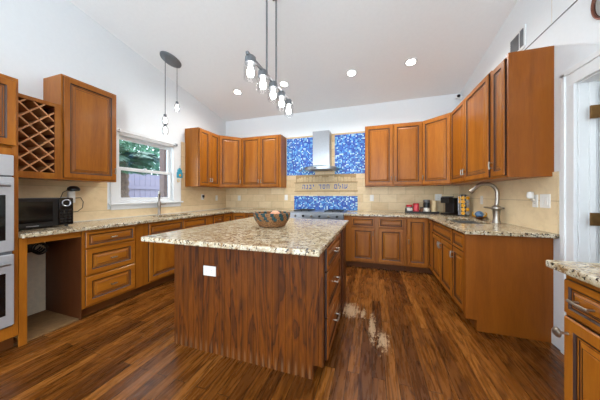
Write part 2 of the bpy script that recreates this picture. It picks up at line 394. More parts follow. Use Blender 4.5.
# window
wn = struct(thing('window_1', '', '', (XL, 2.55, 1.1))); del wn['label']; del wn['category']
m = MB()
m.box(XL - .1, XL + .02, 2.02, 2.12, 1.12, 2.15); m.box(XL - .1, XL + .02, 2.99, 3.15, 1.12, 2.15); m.box(XL - .1, XL + .02, 2.12, 2.99, 2.06, 2.15)
m.box(XL - .1, XL + .005, 2.12, 2.99, 1.125, 1.15)
m.build('window_frame', 'white', wn, .004, world=True)
MB().box(XL + .0, XL + .06, 1.99, 3.17, 1.098, 1.122).build('window_sill', 'white', wn, .005, world=True)
MB().box(XL + .0, XL + .018, 2.02, 3.15, 1.03, 1.098).build('window_apron', 'white', wn, .004, world=True)
def sash(z0, z1, x, name):
    m = MB(); t = .042
    m.box(x, x + .03, 2.125, 2.125 + t, z0, z1); m.box(x, x + .03, 2.985 - t, 2.985, z0, z1)
    m.box(x, x + .03, 2.125 + t, 2.985 - t, z0, z0 + t); m.box(x, x + .03, 2.125 + t, 2.985 - t, z1 - t, z1)
    o = m.build(name, 'white', wn, .003, world=True)
    MB().box(x + .012, x + .016, 2.125 + t, 2.985 - t, z0 + t, z1 - t).build('pane', 'pane', o, world=True)
sash(1.585, 2.055, XL - .085, 'upper_sash'); sash(1.152, 1.62, XL - .05, 'lower_sash')
m = MB(); m.cyl((XL + .02, 2.5, 1.623), (XL - .03, 2.5, 1.623), .012); m.build('sash_lock', 'white', wn, 0, True, True)
# curtain rod along the window head
r_ = thing('curtain_rod', 'thin white rod with end brackets along the top of the window', 'curtain rod', (XL + .02, 2.58, 2.09))
MB().tube([(XL + .05, 2.06, 2.10), (XL + .05, 3.06, 2.10)], .011).build('rod', 'white', r_, 0, True, True)
for y in (2.12, 3.02):
    MB().box(XL + .02, XL + .062, y - .02, y + .02, 2.085, 2.125).build('bracket', 'gunmetal' if y > 2.5 else 'white', r_, .004, world=True)
# door
cs = struct(MB().box(XR - .022, XR, DY1 - .01, DY1 + .085, 0, 2.05).box(XR - .022, XR, DY0 - .085, DY0 + .01, 0, 2.05).box(XR - .022, XR, DY0 - .085, DY1 + .085, 2.05, 2.15)
            .box(XR - .032, XR, DY1 + .06, DY1 + .1, 0, 2.16).box(XR - .032, XR, DY0 - .1, DY0 - .06, 0, 2.16).box(XR - .032, XR, DY0 - .1, DY1 + .1, 2.135, 2.175).build('trim_3', 'white', None, .004))
struct(MB().box(XR, XR + .12, DY1 - .02, DY1, 0, 2.06).box(XR, XR + .12, DY0, DY0 + .02, 0, 2.06).box(XR, XR + .12, DY0 + .02, DY1 - .02, 2.04, 2.06)
       .box(XR + .05, XR + .085, DY1 - .032, DY1 - .02, 0, 2.04).build('trim_4', 'white', None, .003))
dr = struct(thing('door_1', '', '', (XR + .095, 2.112, .01))); del dr['label']; del dr['category']
m = MB(); m.box(0, .68, 0, .036, 0, 2.02); m.rings(.5, .75, [(0, .0005, 0), (.02, .0, 0), (.03, -.008, 0), (.06, -.002, 0)], .09, 0, .2); m.rings(.5, .75, [(0, .0005, 0), (.02, 0, 0), (.03, -.008, 0), (.06, -.002, 0)], .09, 0, 1.1)
m.build('door_leaf', 'white', dr, .003)
for z in (.25, 1.05, 1.8):
    m = MB(); m.box(-.075, -.005, -.012, .0, z - .045, z + .045); m.box(.0, .07, -.006, .002, z - .045, z + .045); m.tube([(-.003, -.014, z - .05), (-.003, -.014, z + .05)], .008)
    m.build('hinge', 'brass', dr, .001)
m = MB(); m.tube([(.62, .0, .99), (.62, -.05, .99)], .012); m.lathe([(0, -.02), (.02, -.015), (.027, 0), (.02, .015), (0, .02)], (.62, -.06, .99), 14, 'y')
m.build('door_knob', 'brass', dr, 0, True)
struct(MB().box(XR - .016, XR, DY1 + .1, 2.41, 0, .12).build('baseboard_right', 'white', None, .004))

# ------------------------------------------------------------------ cabinets
DOOR = [(0, 0, 0), (0, .014, 1), (.005, .02, 0), (.050, .02, 0), (.057, .0135, 1), (.062, .0125, 1), (.068, .0125, 0), (.072, .0105, 1), (.090, .0175, 0), (.0935, .0165, 1), (.096, .018, 0)]
DRAW = [(0, 0, 0), (0, .014, 1), (.005, .02, 0), (.026, .02, 0), (.032, .0135, 1), (.036, .0125, 1), (.041, .0125, 0), (.044, .0105, 1), (.052, .0175, 0), (.0545, .0165, 1), (.056, .018, 0)]
def pull(parent, x, z, vertical=True, L=.05, y=-.02, name='handle'):
    m = MB(); h = L / 2
    f = (lambda t, d: (x, y - d, z + t)) if vertical else (lambda t, d: (x + t, y - d, z))
    m.tube([f(-h, 0), f(-h, .026)], .0055, 8); m.tube([f(h, 0), f(h, .026)], .0055, 8)
    m.tube([f(-h - .012, .026), f(-h * .5, .03), f(0, .031), f(h * .5, .03), f(h + .012, .026)], .0065, 8)
    return m.build(name, 'pewter', parent, 0, True)
def door(parent, x0, x1, z0, z1, hx=None, hz=None, name='door'):
    """hx: 'l' or 'r' = the edge the pull sits on"""
    o = MB().rings(x1 - x0, z1 - z0, DOOR, x0, -.001, z0).build(name, ['wood', 'glaze'], parent)
    if hx: pull(o, x0 + .026 if hx == 'l' else x1 - .026, hz)
    return o
def drawer(parent, x0, x1, z0, z1, handle=True, L=.035):
    o = MB().rings(x1 - x0, z1 - z0, DRAW if z1 - z0 < .2 else DOOR, x0, -.001, z0).build('drawer', ['wood_h', 'glaze'], parent)
    if handle: pull(o, (x0 + x1) / 2, (z0 + z1) / 2, False, L)
    return o
def base_cab(name, label, loc, rz, w, fronts, depth=.585, toe=True, group=None):
    c = thing(name, label, 'cabinet', loc, rz, group)
    if name == 'sink_cabinet': MB().box(.0005, w - .0005, 0, .02, .1, .879).box(.0005, .018, .0205, depth, .1, .879).box(w - .018, w - .0005, .0205, depth, .1, .879).box(.0185, w - .0185, .0205, depth, .1, .118).box(.0185, w - .0185, depth - .01, depth, .1185, .879).build('body', 'wood', c)
    else: MB().box(.0005, w - .0005, 0, depth, .1, .879).build('body', 'wood', c, .002)
    if toe: MB().box(.001, w - .001, .07, depth, 0, .0995).build('toe_kick', 'toe', c)
    for f in fronts:
        if f[0] == 'door': door(c, *f[1:])
        else: drawer(c, *f[1:])
    return c
def upper_cab(name, label, loc, rz, w, doors, z0=1.388, z1=2.462, depth=.308):
    c = thing(name, label, 'cabinet', (loc[0], loc[1], z0), rz); H = z1 - z0
    MB().box(.0005, w - .0005, 0, depth, 0, H).build('body', 'wood', c, .002)
    for x0, x1, hx in doors: door(c, x0, x1, .018, H - .018, hx, .13)
    return c
FL, FB, FR = XL + .592, YB - .592, XR - .592        # carcass front planes of the base runs
UL, UB, UR = XL + .310, YB - .310, XR - .310        # carcass front planes of the wall cabinets
# --- tall oven cabinet on the left
oc = thing('oven_cabinet', 'tall wooden oven cabinet at the left end of the counter', 'cabinet', (FL, .2, 0), PI / 2)
W_ = .80
MB().box(0, .03, 0, .565, .1, 2.165).box(W_ - .03, W_, 0, .565, .1, 2.165).box(.03, W_ - .03, 0, .565, 1.545, 1.60).box(.03, W_ - .03, 0, .565, .1, .19).box(.03, W_ - .03, .3, .565, .19, 1.545).box(.03, W_ - .03, .0, .565, 2.12, 2.165).box(.03, W_ - .03, .02, .565, 1.60, 2.12).build('body', 'wood', oc, .002)
MB().box(.005, W_ - .005, .06, .565, 0, .0995).build('toe_kick', 'toe', oc)
door(oc, .035, .385, 1.62, 2.135, 'r', 1.7); door(oc, .39, W_ - .016, 1.62, 2.135, 'l', 1.7)
ov = thing('double_oven', 'stainless steel double wall oven built into the tall cabinet', 'oven', (FL, .2, .19), PI / 2)
MB().box(.036, W_ - .033, .0, .29, .003, 1.352).build('body', 'gunmetal', ov, .003)
MB().box(.036, W_ - .033, -.03, -.0005, 1.19, 1.352).build('control_panel', 'satin', ov, .006)
MB().box(.25, .52, -.033, -.03, 1.235, 1.31).build('display', 'blackgloss', ov)
MB().box(.68, .735, -.0325, -.0302, 1.162, 1.178).build('green_sticker', 'greentag', ov)['label'] = 'small green sticker'
for z0, z1 in ((.02, .575), (.60, 1.18)):
    d = MB().box(.036, W_ - .033, -.034, -.0005, z0, z1).build('oven_door', 'satin', ov, .006)
    MB().box(.09, W_ - .078, -.0365, -.034, z0 + .09, z1 - .14).build('oven_window', 'blackgloss', d, .002)
    m = MB(); m.tube([(.09, -.03, z1 - .065), (.09, -.075, z1 - .065)], .011); m.tube([(W_ - .1, -.03, z1 - .065), (W_ - .1, -.075, z1 - .065)], .011); m.tube([(.06, -.078, z1 - .065), (W_ - .07, -.078, z1 - .065)], .013)
    m.build('handle', 'steel', d, 0, True)
# --- wine rack and wall cabinets, left wall
wr_ = thing('wine_rack', 'wooden wall wine rack with crossed lattice above the microwave', 'wine rack', (UL, 1.004, 1.388), PI / 2)
w_, H_ = .384, .752
MB().box(0, .02, 0, .306, 0, H_).box(w_ - .045, w_, 0, .306, 0, H_).box(.02, w_ - .045, 0, .306, 0, .06).box(.02, w_ - .045, 0, .306, H_ - .035, H_).box(.02, w_ - .045, .296, .306, .06, H_ - .035).build('body', ['wood'], wr_, .0015)
MB().box(.0203, .0225, .012, .295, .061, H_ - .036).box(w_ - .0475, w_ - .0453, .012, .295, .061, H_ - .036).box(.023, w_ - .048, .2935, .2955, .061, H_ - .036).build('lining', 'inside', wr_)
def lattice(y0, y1):
    m = MB(); a0, a1, b0, b1 = .021, w_ - .046, .061, H_ - .036; st = .125; t = .012
    for sgn in (1, -1):
        for k in range(-8, 14):
            c0 = b0 + k * st + (.03 if sgn > 0 else .08)
            # line z = c0 + sgn*(x-a0), clipped to the opening
            xs = [a0, a1]
            lim = sorted([(b0 - c0) / sgn + a0, (b1 - c0) / sgn + a0]); x0, x1 = max(a0, lim[0]), min(a1, lim[1])
            if x1 - x0 < .02: continue
            n_ = Vector((-sgn, 0, 1)).normalized() * t / 2
            p, q = Vector((x0, 0, c0 + sgn * (x0 - a0))), Vector((x1, 0, c0 + sgn * (x1 - a0)))
            off = .0 if sgn > 0 else .002
            vs = [m.bm.verts.new((e.x, yy, e.z)) for yy in (y0 + off, y1 - off) for e in (p - n_, q - n_, q + n_, p + n_)]
            for f in ((0, 1, 2, 3), (7, 6, 5, 4), (0, 4, 5, 1), (1, 5, 6, 2), (2, 6, 7, 3), (3, 7, 4, 0)): m.face([vs[i] for i in f])
    return m
lattice(.006, .285).build('lattice', 'lattice', wr_)
upper_cab('wall_cabinet', 'single-door wooden wall cabinet between the wine rack and the window', (UL, 1.389, 0), PI / 2, .512, [(.012, .50, 'r')])
upper_cab('wall_cabinet', 'narrow two-door wooden wall cabinet on the left wall right of the window', (UL, 3.253, 0), PI / 2, .578, [(.012, .287, 'r'), (.291, .566, 'l')])
def diag_upper(label, sx):
    """corner cabinet; sx=-1 left corner, +1 right corner"""
    cx = XL if sx < 0 else XR
    c = thing('corner_wall_cabinet', label, 'cabinet', (cx, YB, 1.388)); a, b = .632, .310; H = 1.074
    P = [(0, -.001), (0, -a), (-sx * b, -a), (-sx * a, -b), (-sx * a, -.001)]
    if sx < 0: P = [(x + .001, y) for x, y in P]
    MB().prism(P, 0, H).build('body', 'wood', c, .002)
    wd = (a - b) * math.sqrt(2)
    d = MB().rings(wd - .016, H - .036, DOOR, .008, -.001, .018).build('door', ['wood', 'glaze'], c)
    if sx < 0: d.location = (b, -a, 0); d.rotation_euler = (0, 0, PI / 4); hx = wd - .036
    else: d.location = (-a, -b, 0); d.rotation_euler = (0, 0, -PI / 4); hx = .036
    pull(d, hx, .13)
diag_upper('diagonal wooden corner wall cabinet in the left rear corner', -1)
diag_upper('diagonal wooden corner wall cabinet above the coffee maker', 1)
upper_cab('wall_cabinet', 'two-door wooden wall cabinet on the rear wall, left of the range hood', (XL + .633, UB, 0), 0, .915, [(.012, .452, 'r'), (.458, .87, 'l')])
upper_cab('wall_cabinet', 'two-door wooden wall cabinet on the rear wall, right of the range hood', (-.127, UB, 0), 0, .924, [(.012, .462, 'r'), (.478, .915, 'l')])
upper_cab('wall_cabinet', 'two-door wooden wall cabinet on the right wall above the right sink', (UR, YB - .633, 0), -PI / 2, 1.15, [(.02, .53, 'r'), (.545, 1.135, 'l')])
ec = upper_cab('wall_cabinet', 'narrow single-door wooden wall cabinet at the end of the right wall with broad plain side', (UR + .016, YB - .633 - 1.151, 0), -PI / 2, .262, [(.008, .236, 'l')], depth=.29)
MB().box(.2625, .285, -.012, .293, -.004, 1.078).build('end_panel', 'panel', ec, .001)
# --- base cabinets, left run
MB_y = 1.40
gap = thing('counter_bay', 'open empty bay under the counter beside the oven cabinet', 'cabinet', (FL, 1.003, 0), PI / 2)
MB().box(.0, .045, 0, .02, .0, .879).build('stile', 'wood', gap, .001)
MB().box(.045, .401, 0, .02, .82, .879).build('top_rail', 'wood_h', gap, .001)
MB().box(.0, .401, .583, .59, .0, .879).build('back_panel', 'rawwall', gap)
MB().box(.046, .401, .03, .58, .001, .012).build('floor_board', 'rawfloor', gap)
dc = base_cab('drawer_cabinet', 'three-drawer wooden base cabinet beside the open bay', (FL, 1.41, 0), PI / 2, .52,
              [('drawer', .025, .503, .70, .858), ('drawer', .025, .503, .425, .685), ('drawer', .025, .503, .125, .41)])
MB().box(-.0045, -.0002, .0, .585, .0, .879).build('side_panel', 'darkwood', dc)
base_cab('sink_cabinet', 'two-door wooden base cabinet under the window sink', (FL, 1.931, 0), PI / 2, 1.28,
         [('drawer', .16, .69, .70, .858, False), ('drawer', .70, 1.19, .70, .858, False), ('door', .16, .69, .125, .685, 'r', .6), ('door', .70, 1.19, .125, .685, 'l', .6)])
base_cab('base_cabinet', 'narrow wooden base cabinet between the window sink and the left corner', (FL, 3.212, 0), PI / 2, .37,
         [('drawer', .09, .36, .70, .858), ('door', .09, .36, .125, .685, 'l', .6)])
def corner_base(label, sx, ya_, xb):
    """L-shaped corner unit: leaf on the side wall from ya_ to the corner, leaf on the rear wall from the corner to xb"""
    cx = XL if sx < 0 else XR; fx = FL if sx < 0 else FR
    c = thing('corner_cabinet', label, 'cabinet', (cx, YB, 0))
    def P(k):   # outline relative to (cx,YB)
        s_ = 1 if sx < 0 else -1
        e = .001 * s_
        return [(e, -.001), (e, ya_ - YB), (fx - cx - s_ * k, ya_ - YB), (fx - cx - s_ * k, FB - YB + k), (xb - cx, FB - YB + k), (xb - cx, -.001)]
    MB().prism(P(0), .1, .879).build('body', 'wood', c, .002); MB().prism(P(.07), 0, .0995).build('toe_kick', 'toe', c)
    la, lb = FB - ya_, abs(xb - fx)
    d1 = MB().rings(la - .035, .735, DOOR, 0, -.001, .125).build('door', ['wood', 'glaze'], c)
    if sx < 0: d1.location = (fx - cx, ya_ - YB + .01, 0); d1.rotation_euler = (0, 0, PI / 2)
    else: d1.location = (fx - cx, ya_ - YB + la - .025, 0); d1.rotation_euler = (0, 0, -PI / 2)
    d2 = MB().rings(lb - .035, .735, DOOR, 0, -.001, .125).build('door', ['wood', 'glaze'], c)
    d2.location = ((fx + .025 if sx < 0 else xb + .01) - cx, FB - YB, 0)
    if sx > 0: pull(d2, .022, .5)
    else: pull(d2, lb - .06, .5)
corner_base('wooden corner base cabinet in the left rear corner', -1, 3.583, -2.38)
base_cab('base_cabinet', 'two-door wooden base cabinet left of the range', (-2.379, FB, 0), 0, .93,
         [('drawer', .02, .45, .70, .858), ('drawer', .47, .91, .70, .858), ('door', .02, .45, .125, .685, 'r', .6), ('door', .47, .91, .125, .685, 'l', .6)])
base_cab('base_cabinet', 'two-door, two-drawer wooden base cabinet right of the range', (-.462, FB, 0), 0, .972,
         [('drawer', .13, .50, .70, .858, False), ('drawer', .56, .935, .70, .858, False), ('door', .13, .50, .125, .685, 'r', .6), ('door', .56, .935, .125, .685, None)])
corner_base('wooden corner base cabinet in the right rear corner under the coffee tray', 1, 3.633, .511)
base_cab('sink_cabinet', 'two-door wooden base cabinet under the right sink', (FR, 3.632, 0), -PI / 2, .852,
         [('drawer', .02, .83, .70, .858, False), ('door', .02, .42, .125, .685, 'r', .6), ('door', .43, .83, .125, .685, 'l', .6)])
nb = base_cab('base_cabinet', 'narrow one-door, one-drawer wooden cabinet at the end of the right counter with broad plain side', (FR, 2.779, 0), -PI / 2, .33,
         [('drawer', .012, .315, .70, .858, False), ('door', .012, .315, .125, .685, 'l', .6)])
m = MB(); P = [(-.026, .1), (-.026, .879), (.590, .879), (.590, 0.001), (.058, 0.001), (.058, .1)]
a = [m.bm.verts.new((.331, y, z)) for y, z in P]; b = [m.bm.verts.new((.378, y, z)) for y, z in P]
m.face(a); m.face(b[::-1])
for i in range(6): m.face([a[i], a[(i + 1) % 6], b[(i + 1) % 6], b[i]])
m.build('end_panel', 'panel', nb, .001)
# --- foreground cabinet at the right edge
fc = base_cab('base_cabinet', 'wooden base cabinet with knobs in the right foreground beside the doorway', (.845, 1.348, 0), -PI / 2, 1.6, [], depth=.58)
d = MB().rings(.47, .15, DRAW, .02, -.001, .70).build('drawer', ['wood_h', 'glaze'], fc); pull(d, .13, .775, False, .07)
d = MB().rings(.47, .56, DOOR, .02, -.001, .125).build('door', ['wood', 'glaze'], fc)
def knob(parent, x, z):
    m = MB(); m.lathe([(.007, 0), (.005, .012), (.008, .03)], (x, -.02, z), 12, 'y')
    for v in m.bm.verts: v.co.y = -.02 - (v.co.y + .02)
    m.lathe([(0, -.014), (.012, -.012), (.021, -.004), (.021, .003), (.012, .01), (0, .012)], (x, -.058, z), 16, 'y')
    m.build('knob', 'pewter', parent, 0, True)
knob(d, .045, .615)
for x0 in (.52, 1.05):
    d = MB().rings(.5, .15, DRAW, x0, -.001, .70).build('drawer', ['wood_h', 'glaze'], fc); pull(d, x0 + .25, .775, False, .07)
    d = MB().rings(.5, .56, DOOR, x0, -.001, .125).build('door', ['wood', 'glaze'], fc); knob(d, x0 + .45, .615)

# ------------------------------------------------------------------ counters
def counter(label, xs, ys, keep):
    return tag(MB().cells(xs, ys, keep, .8795, .9148).build('countertop', 'granite', None, .007), label, 'countertop')
CL, CB, CR = XL + .645, YB - .645, XR - .645
SL = (-3.13, -2.80, 2.38, 3.04)     # window sink cut-out x0,x1,y0,y1
SR = (.93, 1.27, 2.92, 3.58)        # right sink cut-out
counter('speckled granite L-shaped countertop along the window wall and left rear corner', [XL + .001, SL[0], SL[1], CL, -1.452], [1.003, SL[2], SL[3], CB, YB - .001],
        lambda x, y: (x < CL or y > CB) and not (SL[0] < x < SL[1] and SL[2] < y < SL[3]))
counter('speckled granite L-shaped countertop around the right sink and right rear corner', [-.460, CR, SR[0], SR[1], XR - .001], [2.335, SR[2], SR[3], CB, YB - .001],
        lambda x, y: (x > CR or y > CB) and not (SR[0] < x < SR[1] and SR[2] < y < SR[3]))
tag(MB().box(.803, XR - .001, -.32, 1.405, .8795, .9148).build('countertop', 'granite', None, .007), 'speckled granite countertop corner in the right foreground', 'countertop')
def sink(label, R):
    x0, x1, y0, y1 = R; c = thing('sink', label, 'sink', ((x0 + x1) / 2, (y0 + y1) / 2, .70)); m = MB(); t = .006; zb = .70; e = .0005
    x0 -= e - .001; 
    m.box(x0 + .001, x1 - .001, y0 + .001, y1 - .001, zb, zb + t)
    m.box(x0 + .001, x0 + .007, y0 + .001, y1 - .001, zb + t, .8792); m.box(x1 - .007, x1 - .001, y0 + .001, y1 - .001, zb + t, .8792)
    m.box(x0 + .007, x1 - .007, y0 + .001, y0 + .007, zb + t, .8792); m.box(x0 + .007, x1 - .007, y1 - .007, y1 - .001, zb + t, .8792)
    m.build('basin', 'basin', c, .003, world=True)
    MB().lathe([(0, .0), (.03, .0), (.042, .004), (.045, .001)], ((x0 + x1) / 2, (y0 + y1) / 2, zb + t), 20).build('drain', 'nickel', c, 0, True, True)
sink('stainless undermount sink below the window', SL)
sink('stainless undermount sink in the right counter under the arched faucet', SR)
# faucets
f = thing('faucet', 'tall nickel gooseneck faucet standing behind the right sink', 'faucet', (1.345, 3.10, .915))
MB().lathe([(0, 0), (.042, 0), (.042, .006), (.034, .03), (.031, .07), (.036, .13), (.038, .14)], (0, 0, 0), 24).build('base', 'nickel', f, 0, True)
m = MB(); m.lathe([(.034, .14), (.046, .15), (.05, .165), (.046, .18), (.03, .19), (.022, .2)], (0, 0, 0), 24)
m.tube([(.04, 0, .165), (.07, 0, .165)], .012, 12); m.tube([(-.03, 0, .163), (-.08, -.01, .17), (-.125, -.015, .175)], .011, 12, .007); m.build('lever_handle', 'nickel', f, 0, True)
pts = [(.0, 0, .19), (.006, 0, .25), (.008, 0, .32)] + [(.008 - .115 + .115 * math.cos(a), 0, .33 + .115 * math.sin(a)) for a in [i * PI / 14 for i in range(12)]]
MB().tube(pts, .02, 14).build('neck', 'nickel', f, 0, True)
e0, e1 = Vector(pts[-2]), Vector(pts[-1]); dv = (e1 - e0).normalized()
MB().tube([tuple(e1 - dv * .005), tuple(e1 + dv * .05), tuple(e1 + dv * .075)], .021, 14, .025).build('spray_head', 'nickel', f, 0, True)
f = thing('faucet', 'slim nickel faucet standing in front of the window', 'faucet', (-3.22, 2.66, .915))
MB().lathe([(0, 0), (.03, 0), (.03, .008), (.021, .02), (.02, .12), (.024, .14), (.024, .2), (.018, .215)], (0, 0, 0), 20).build('base', 'nickel', f, 0, True)
MB().tube([(0, .02, .165), (0, .08, .168), (.0, .12, .172)], .012, 12, .008).build('lever_handle', 'nickel', f, 0, True)
MB().tube([(0, 0, .21), (.0, 0, .33), (.02, -.016, .365), (.07, -.056, .36), (.1, -.08, .32)], .015, 12, .017).build('neck', 'nickel', f, 0, True)

# ------------------------------------------------------------------ island
isl = thing('island_cabinet', 'large dark-stained wooden kitchen island with grooved front and side drawers', 'kitchen island', (-.93, 2.0, 0))
def iw(m, name, mats, bevel=0., smooth=False, parent=isl): return m.build(name, mats, parent, bevel, smooth, True)
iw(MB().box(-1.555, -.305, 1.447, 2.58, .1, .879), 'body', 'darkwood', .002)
iw(MB().box(-1.555, -.375, 1.447, 2.53, .0, .0995), 'toe_kick', 'toe')
m = MB(); x0, x1 = -1.565, -.303; n = 25; st = (x1 - .02 - x0) / n; P = []
for i in range(n):
    xa = x0 + i * st; P += [(xa + .0018, 1.43), (xa + st - .0018, 1.43), (xa + st, 1.4325)]
P = [(x0, 1.4345)] + P + [(x1, 1.43), (x1, 1.4465), (x0, 1.4465)]
# bottom-right corner is notched for the toe kick: a full-width upper piece and a narrower foot
m.prism(P, .1, .879)
Pf = [p for p in P if p[0] < -.37]; Pf = [(x0, 1.4345)] + [p for p in Pf[1:-1]] + [(-.372, 1.43), (-.372, 1.4465), (x0, 1.4465)]
m.prism(Pf, .0, .1)
iw(m, 'front_panel', 'oakpanel')
iw(MB().box(-.378, -.338, 1.425, 1.4298, .1, .879).box(-.334, -.3045, 1.4245, 1.4298, .1, .879), 'corner_stile', 'oakpanel', .001)
def idraw(z0, z1):
    d = MB().rings(.62, z1 - z0, DRAW if z1 - z0 < .2 else DOOR, 0, 0, 0).build('drawer', ['islwood', 'glaze'], isl)
    d.location = (-.304 + .93, 1.475 - 2.0, z0); d.rotation_euler = (0, 0, PI / 2)
    pull(d, .31, (z1 - z0) / 2, False, .10)
idraw(.715, .868); idraw(.40, .705); idraw(.115, .39)
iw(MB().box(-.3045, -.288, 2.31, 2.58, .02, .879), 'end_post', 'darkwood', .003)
tag(MB().box(-1.662, -.283, 1.218, 2.85, .8795, .9148).build('countertop', 'granite', None, .007), 'speckled granite top of the kitchen island with a basket on it', 'countertop')
def outlet(label, origin, face, w=.07, h=.115, kind='outlet', gang=1):
    """wall plate; face 'y-' (rear wall), 'x+' (left wall), 'x-' (right wall)"""
    rz = {'y-': 0, 'x+': PI / 2, 'x-': -PI / 2}[face]
    o = thing('wall_outlet' if kind == 'outlet' else 'light_switch', label, 'outlet' if kind == 'outlet' else 'light switch', origin, rz)
    MB().box(-w / 2, w / 2, -.007, 0, -h / 2, h / 2).build('cover_plate', 'plastic', o, .002)
    for g in range(gang):
        xc = (g - (gang - 1) / 2) * .046
        if kind == 'outlet' and h > w:
            for z in (-.022, .022): 
                k = MB().box(xc - .016, xc + .016, -.0095, -.0071, z - .014, z + .014).build('socket', 'plastic', o, .002)
                MB().box(xc - .007, xc - .005, -.0099, -.0094, z - .005, z + .006).box(xc + .005, xc + .007, -.0099, -.0094, z - .005, z + .006).build('slot', 'black', k)
        elif kind == 'outlet':
            for z in (-.022, .022):
                k = MB().box(z - .014, z + .014, -.0095, -.0071, -.016, .016).build('socket', 'plastic', o, .002)
                MB().box(z - .005, z + .006, -.0099, -.0094, -.007, -.005).box(z - .005, z + .006, -.0099, -.0094, .005, .007).build('slot', 'black', k)
        else: MB().box(xc - .016, xc + .016, -.0105, -.0071, -.032, .032).build('rocker', 'plastic', o, .002)
    return o
outlet('white outlet on the grooved front of the kitchen island', (-1.205, 1.4299, .638), 'y-', .115, .075)
YT = YB - T
outlet('white outlet on the rear wall tile below the left rear wall cabinets', (-2.93, YT, 1.163), 'y-')
outlet('white switch plate on the tile just left of the range mosaic', (-1.762, YT, 1.178), 'y-', kind='switch')
outlet('white switch plate on the tile just right of the range mosaic', (-.008, YT, 1.174), 'y-', kind='switch')
outlet('white outlet on the tile behind the black coffee maker', (1.10, YT, 1.19), 'y-', .10, .115)
outlet('white outlet with a black plug in it on the left tile', (XL + T, 3.69, 1.19), 'x+')
outlet('white outlet on the left tile nearest the left rear corner', (XL + T, 4.12, 1.166), 'x+')
outlet('narrow white switch plate on the right tile behind the arched faucet', (XR - T, 3.639, 1.163), 'x-', kind='switch')
outlet('wide white double switch plate on the right tile nearest the doorway', (XR - T, 2.472, 1.178), 'x-', .118, .118, 'switch', 2)
outlet('white outlet just left of the wide double switch plate on the right tile', (XR - T, 2.592, 1.176), 'x-')
nl = thing('night_light', 'small rounded pale plug-in night light above the right tile outlet', 'night light', (XR - T - .0098, 2.592, 1.205), -PI / 2)
MB().lathe([(0, -.03), (.022, -.026), (.028, 0), (.022, .032), (0, .04)], (0, -.0285, .02), 16).build('shade', 'plastic', nl, 0, True)
MB().box(-.016, .016, -.02, -.0002, -.03, -.0105).build('plug_body', 'caulk', nl, .004)
outlet('white outlet beneath the black smart speaker', (XL + T, 1.55, 1.15), 'x+')
b = thing('plug', 'black plug pushed into the left tile outlet', 'plug', (XL + T + .0095, 3.69, 1.212))
MB().box(.0005, .035, -.018, .018, -.032, .022).build('body', 'black', b, .008); 
MB().tube([(.02, 0, -.03), (.022, 0, -.05), (.02, .0, -.062)], .004, 8).build('cable_stub', 'black', b, 0, True)

# ------------------------------------------------------------------ rear wall: mosaics, inscription, hood, range
def mosaic_panel(label, x0, x1, z0, z1):
    return tag(MB().box(x0, x1, YT - .005, YT, z0, z1).build('mosaic_panel', 'mosaic'), label, 'tile panel')
mosaic_panel('blue and white mosaic panel on the wall left of the hood chimney', -1.748, -1.125, 1.65, 2.43)
mosaic_panel('blue and white mosaic panel on the wall right of the hood chimney', -.715, -.135, 1.65, 2.43)
mosaic_panel('low wide blue and white mosaic strip right behind the range top', -1.578, -.272, .925, 1.212)
ins = thing('inscription_panel', 'beige stone panel with blue letters and carved frieze above the range', 'wall panel', (-.92, YT, 1.29))
MB().box(-.64, .64, -.004, 0, .03, .19).build('stone_face', 'stone', ins, .001)
MB().box(-.62, .62, -.003, 0, .206, .36).build('frieze_ground', 'carved', ins)
MB().box(-.65, .65, -.016, 0, .19, .206).build('ledge_moulding', 'ledge', ins, .003); MB().box(-.65, .65, -.014, 0, .012, .03).build('ledge_moulding', 'ledge', ins, .003)
GL = {   # block letters as strokes on a 4 x 6 grid (x0, x1, z0, z1)
 'he': [(0, 4, 5, 6), (3.1, 4, 0, 5), (0, .9, 0, 3.6)], 'nun': [(1.2, 3, 5, 6), (2.1, 3, 1, 5), (.6, 3, 0, 1)],
 'bet': [(.2, 3.4, 5, 6), (2.5, 3.4, 1, 5), (0, 4, 0, 1)], 'yod': [(1.2, 3, 5, 6), (2.1, 3, 3, 5)], 'dalet': [(0, 4, 5, 6), (2.7, 3.6, 0, 5)],
 'samekh': [(0, 4, 5, 6), (.2, 1.1, 1, 5), (2.9, 3.8, 1, 5), (.6, 3.4, 0, 1)], 'het': [(0, 4, 5, 6), (3.1, 4, 0, 5), (.2, 1.1, 0, 5)],
 'mem': [(0, 4, 5, 6), (.2, 1.1, 1, 5), (3.1, 4, 1, 5), (.2, 4, 0, 1)], 'lamed': [(.3, 1.2, 4.2, 7.2), (.3, 3.6, 3.4, 4.2), (2.7, 3.6, 1.6, 3.4), (1.5, 2.7, 0, 1.6)],
 'vav': [(1.4, 3, 5, 6), (2.1, 3, 0, 5)], 'ayin': [(.2, 1.1, 1.2, 6), (3.0, 3.9, 2.2, 6), (2.2, 3.4, .8, 2.2), (0, 2.2, 0, 1.2)]}
row = ['he', 'nun', 'bet', 'yod', None, 'dalet', 'samekh', 'het', None, 'mem', 'lamed', 'vav', 'ayin']
u_ = .0145; x = -.475
for g in row:
    if g is None: x += .075; continue
    ws = [q[0] for q in GL[g]] + [q[1] for q in GL[g]]; m = MB()
    for q in GL[g]: m.box(x + (q[0] - min(ws)) * u_, x + (q[1] - min(ws)) * u_, -.0075, -.0041, .068 + q[2] * u_, .068 + q[3] * u_)
    m.build('letter', 'textblue', ins)['label'] = 'blue Hebrew letter'
    x += (max(ws) - min(ws)) * u_ + .024
